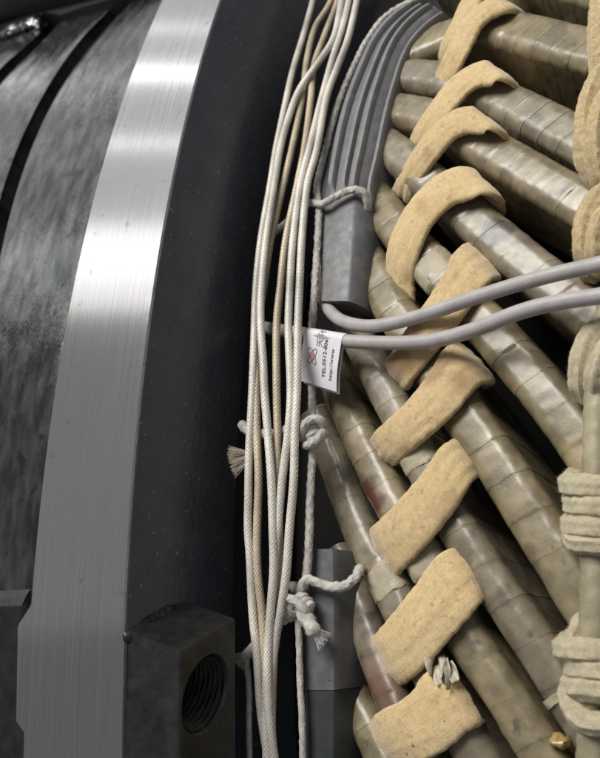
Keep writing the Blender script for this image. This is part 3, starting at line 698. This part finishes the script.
def hairs(o, n, l0, l1, mat, seed):
    rng = random.Random(seed); me = o.data; fv, fq = [], []; N = len(me.vertices)
    off = parent_world(o)
    for _ in range(n):
        v = me.vertices[rng.randrange(N)]; d = (v.normal + V((rng.uniform(-1, 1), rng.uniform(-1, 1), rng.uniform(-1, 1)))*.9).normalized()
        s_ = d.orthogonal().normalized()*.000045; c_ = v.co + off - v.normal*.0001; b = len(fv); fv += [c_-s_, c_+s_, c_+d*rng.uniform(l0, l1)]; fq.append((b, b+1, b+2))
    h = finish('fuzz', fv, fq, mat, o, smooth=False); h['kind'] = 'stuff'
hairs(tie, 5000, .0003, .0011, 'tie', 11)
for k_, ch_ in enumerate(list(tie.children)):
    if ch_.name.startswith(('knot', 'tail', 'loop')): hairs(ch_, 1100, .0003, .0012, 'tie', 20+k_)

# ------------------------------------------------------------------ grey sensor cables and the flag label
def zone(path): return [cyl(x, y, RW + h*.001) for x, y, h in path]
c1 = tube('sensor_cable', zone([(322, 296, -2), (330, 311, 2), (345, 322, 6), (375, 326, 9), (420, 316, 11), (480, 296, 15), (540, 278, 19), (600, 264, 22), (680, 246, 26)]), .0030, 'cable', None, 20, .0015)
tag(c1, 'smooth grey cable coming out from under the curved spacer block', 'cable', 'grey sensor cables')
C2 = [(255, 326, -2), (285, 331, 3), (300, 333, 6), (320, 337, 8), (345, 341, 9), (390, 343, 10), (430, 341, 12), (470, 331, 15), (520, 312, 20), (560, 302, 23), (600, 296, 25), (680, 284, 28)]
c2 = tube('sensor_cable', zone(C2), .0031, 'cable', None, 20, .0015)
tag(c2, 'smooth grey cable carrying the white paper flag label', 'cable', 'grey sensor cables')
# flag label: a strip folded over the cable, two leaves hanging down together
c2p = catmull(zone(C2), .001)
def cable_at(px): return min(c2p, key=lambda p: abs((p.x-CAM.x)/(p.y-CAM.y)*F + 300 - px))
LP, RP = cable_at(310), cable_at(346)
tdir = (RP-LP).normalized(); fwd = (CAM-(LP+RP)/2).normalized(); fwd = (fwd - tdir*fwd.dot(tdir)).normalized(); upv = tdir.cross(fwd); upv = upv if upv.z > 0 else -upv
cr = .00325
TLp, TRp = LP + fwd*cr, RP + fwd*cr
dl = (TLp-CAM).y - .0005; dr_ = (TRp-CAM).y - .0005
BLp, BRp = unproj(301, 381, dl+.0015), unproj(337, 392, dr_+.0005)
def label_pt(u, v, lift=0.0):                # v: 0 on the cable front, 1 at the lower edge; negative goes over the cable
    top = TLp.lerp(TRp, u)
    if v < 0:
        an = -v; c = LP.lerp(RP, u); return c + (fwd*math.cos(an) + upv*math.sin(an))*(cr+lift)
    bot = BLp.lerp(BRp, u); p = top.lerp(bot, v)
    bul = .0009*math.sin(PI*v) - .0012*math.sin(PI*u)*v*.6 + .0004*math.sin(u*5+v*4)*v
    return p + fwd*(bul + lift)
def sheet(name, f, nu, nv, v0, v1, mat, parent, thick=.00012):
    verts = []; faces = []
    for lay in (0, 1):
        for j in range(nv+1):
            for i in range(nu+1): verts.append(f(i/nu, v0+(v1-v0)*j/nv, thick*(1-lay)))
    K = nu+1; N = K*(nv+1)
    for j in range(nv):
        for i in range(nu):
            a = j*K+i; faces += [(a, a+1, a+K+1, a+K), (N+a, N+a+K, N+a+K+1, N+a+1)]
    for i in range(nu): faces += [(i, N+i, N+i+1, i+1), (nv*K+i, nv*K+i+1, N+nv*K+i+1, N+nv*K+i)]
    for j in range(nv): a = j*K; faces += [(a, a+K, N+a+K, N+a), (a+nu, N+a+nu, N+a+nu+K, a+nu+K)]
    return fixn(finish(name, verts, faces, mat, parent))
lab = sheet('flag_label', label_pt, 16, 34, -2.6, 1.0, 'label', c2)
lab['label'] = 'white paper flag label with printed logo and writing'
sheet('back_leaf', lambda u, v, l: label_pt(u, v, l) - fwd*(.0022 - .0012*v) + V((.0006*v, 0, -.0004*v)), 12, 14, .05, 1.03, 'label', lab)
def ink(name, text, size, u0, v0, ulen_dir, mat, bold=0.0):
    """print running up the label (bottom to top), letter tops to the left"""
    cu = bpy.data.curves.new('print', 'FONT'); cu.body = text; cu.size = 1.0; cu.offset = bold; cu.resolution_u = 2
    ob = bpy.data.objects.new('print', cu); COL.objects.link(ob)
    bpy.context.view_layer.update()
    me = bpy.data.meshes.new_from_object(ob.evaluated_get(bpy.context.evaluated_depsgraph_get()))
    Wd, Hd = (TRp-TLp).length, (BLp-TLp).length
    verts = [label_pt(u0 - v.y*size/Wd, v0 - v.x*size/Hd if v0 - v.x*size/Hd > 0 else (v0 - v.x*size/Hd)*Hd/cr, .00030) for v in [q.co for q in me.vertices]]
    faces = [tuple(p.vertices) for p in me.polygons]
    bpy.data.objects.remove(ob); bpy.data.meshes.remove(me)
    if verts: return finish(name, verts, faces, mat, lab, smooth=False)
ink('telephone_line', 'TEL:0512-806', .0030, .66, .80, 1, 'ink', .012)
ink('web_line', 'http://www', .0030, .86, .82, 1, 'ink', .006)
ink('company_name', '天环', .0044, .52, .215, 1, 'blueink', .01)
def ring_ink(name, cu_, cv, ru, rv, rot, mat, th=.12):
    verts, faces = [], []; n = 40; Wd, Hd = (TRp-TLp).length, (BLp-TLp).length
    for i in range(n):
        a = 2*PI*i/n
        for k in (1, 1-th):
            x, y = math.cos(a)*ru*k, math.sin(a)*rv*(1-(1-k)*ru/rv if rv < ru else k)
            X, Y = x*math.cos(rot)-y*math.sin(rot), x*math.sin(rot)+y*math.cos(rot)
            verts.append(label_pt(cu_+X/Wd, cv+Y/Hd, .00030 if k == 1 else .00031))
    for i in range(n): j = (i+1) % n; faces.append((2*i, 2*j, 2*j+1, 2*i+1))
    return finish(name, verts, faces, mat, lab, smooth=False)
for rot in (1.0, 2.15): ring_ink('logo_orbit', .29, .42, .0043, .0016, rot, 'greyink', .10)
ring_ink('logo_centre', .29, .42, .0015, .0015, 0, 'redink', .98)

# ------------------------------------------------------------------ support ring and rope lashings on the right
sr = tube('support_ring', [cyl(x, y, RW+.007) for x, y in ((640, 200), (612, 300), (600, 380), (598, 430), (597, 500), (595, 600), (593, 700), (593, 820))], .0052, 'tube', None, 22, .002, fuzz=.0006)
tag(sr, 'upright varnished support tube tied down with rope lashings', 'support')
def lashing(label, strands, mat):
    b = None
    for i, (pts, rad) in enumerate(strands):
        P = [cyl(x, y, RW + h*.001) for x, y, h in pts]
        if b is None:
            b = empty('rope_lashing', P[0]); tag(b, label, 'rope lashing', 'rope lashings on the support tube')
        o_ = tube('strand', P, rad, mat, b, 30, .0008, fuzz=.0005, strands=7, twist=60, seed=i*9); hairs(o_, 2200, .0004, .0012, mat, 70+i)
def turn(y, x0, rise=4, x1=640): return [(x0+14, y-rise-6, -12), (x0+4, y-rise, 0), (x0+6, y, 8), (x0+18, y+1, 13), (x0+40, y+3, 13), (x1, y+4, 9)]
lashing('rope lashing of three stacked turns on the support tube', [(turn(486, 568), .0046), (turn(505, 572), .0046), (turn(526, 570), .0046), ([(588, 520, -6), (574, 530, 4), (578, 541, 10), (592, 543, 13), (640, 545, 11)], .0040)], 'rope')
lashing('lower rope lashing with a slack hanging turn', [(turn(650, 562), .0044), (turn(669, 572), .0042), (turn(687, 570), .0042),
        ([(590, 680, -4), (571, 690, 4), (573, 706, 9), (582, 719, 12), (598, 724, 13), (640, 720, 10)], .0038), ([(588, 616, 2), (580, 624, 4), (575, 636, 5), (573, 648, 4)], .0028)], 'rope')
lashing('looped yellowish rope over the greyish third bar', [([(640, 62, 4), (606, 74, 9), (590, 104, 10), (586, 134, 9), (588, 160, 6), (598, 182, 0), (606, 194, -8)], .0050), ([(645, 80, 6), (614, 92, 13), (600, 120, 14), (597, 150, 12), (602, 178, 6), (612, 196, -4)], .0048)], 'rope2')
lashing('looped yellowish rope over the bar with slanted seams', [([(630, -50, 4), (606, -20, 9), (600, 20, 10), (600, 55, 8), (604, 84, 2), (612, 96, -8)], .0048)], 'rope2')
lashing('looped ridged rope above the cables', [([(640, 180, 4), (606, 194, 9), (590, 214, 10), (585, 238, 9), (588, 262, 4), (596, 280, -6)], .0048), ([(640, 200, 6), (612, 212, 13), (600, 230, 14), (597, 254, 11), (604, 276, 2)], .0046)], 'rope2')
lashing('thick rope loop just below the cables by the support tube', [([(640, 302, 4), (612, 322, 9), (592, 340, 11), (584, 362, 10), (583, 384, 6), (590, 402, -2)], .0052), ([(645, 330, 6), (614, 346, 13), (602, 364, 14), (598, 384, 10), (604, 400, 2)], .0048)], 'rope')

# ------------------------------------------------------------------ torn film and resin
def curlfilm(name, pts, w, parent, seed):
    P, Ln = resample(catmull([cyl(x, y, RW+h*.001) for x, y, h in pts], .001), .0006); T = tangents(P); verts, faces = [], []
    for i, (p, t) in enumerate(zip(P, T)):
        g = i/(len(P)-1); b = t.cross(radial(p)).normalized(); ww = w*(.35+.65*math.sin(PI*min(1, g*.8+.15)))
        for k in range(7): f = k/6-.5; verts.append(p + b*f*ww + radial(p)*(.0016*math.sin(f*5+seed+g*3) - .002*f*f))
    for i in range(len(P)-1):
        for k in range(6): a = i*7+k; faces.append((a, a+1, a+8, a+7))
    o = finish(name, verts, faces, 'film', parent)
    md = o.modifiers.new('thickness', 'SOLIDIFY'); md.thickness = .00025; return o
fe = empty('torn_film', cyl(434, 668, RW+.003)); tag(fe, 'crumpled scrap of torn whitish film between the two lowest felt straps', 'film scrap')
for i, (p, w) in enumerate([([(433, 646, 0), (428, 656, 4), (427, 666, 6), (430, 676, 6)], .0042), ([(440, 656, 0), (440, 666, 4), (438, 678, 6), (441, 684, 6)], .0050), ([(450, 662, 0), (452, 672, 3), (455, 682, 5)], .0048), ([(446, 658, 2), (447, 675, 6), (448, 690, 7)], .0014)]): curlfilm('shred', p, w, fe, i*1.7)
c = cyl(560, 741, RW-.001); verts, faces = [], []
for j in range(13):
    for i in range(20):
        th, an = PI*j/12, 2*PI*i/20; d = V((math.sin(th)*math.cos(an), math.sin(th)*math.sin(an), math.cos(th)))
        verts.append(c + d*(.0036 + .0014*noise.noise(d*1.5+V((4, 0, 0)))) + V((0, 0, -.0015*d.z)))
for j in range(12):
    for i in range(20): k = (i+1) % 20; faces.append((j*20+i, (j+1)*20+i, (j+1)*20+k, j*20+k))
rz = finish('resin_drop', verts, faces, 'resin'); tag(rz, 'shiny amber resin drop under the lower rope lashing', 'resin drop')
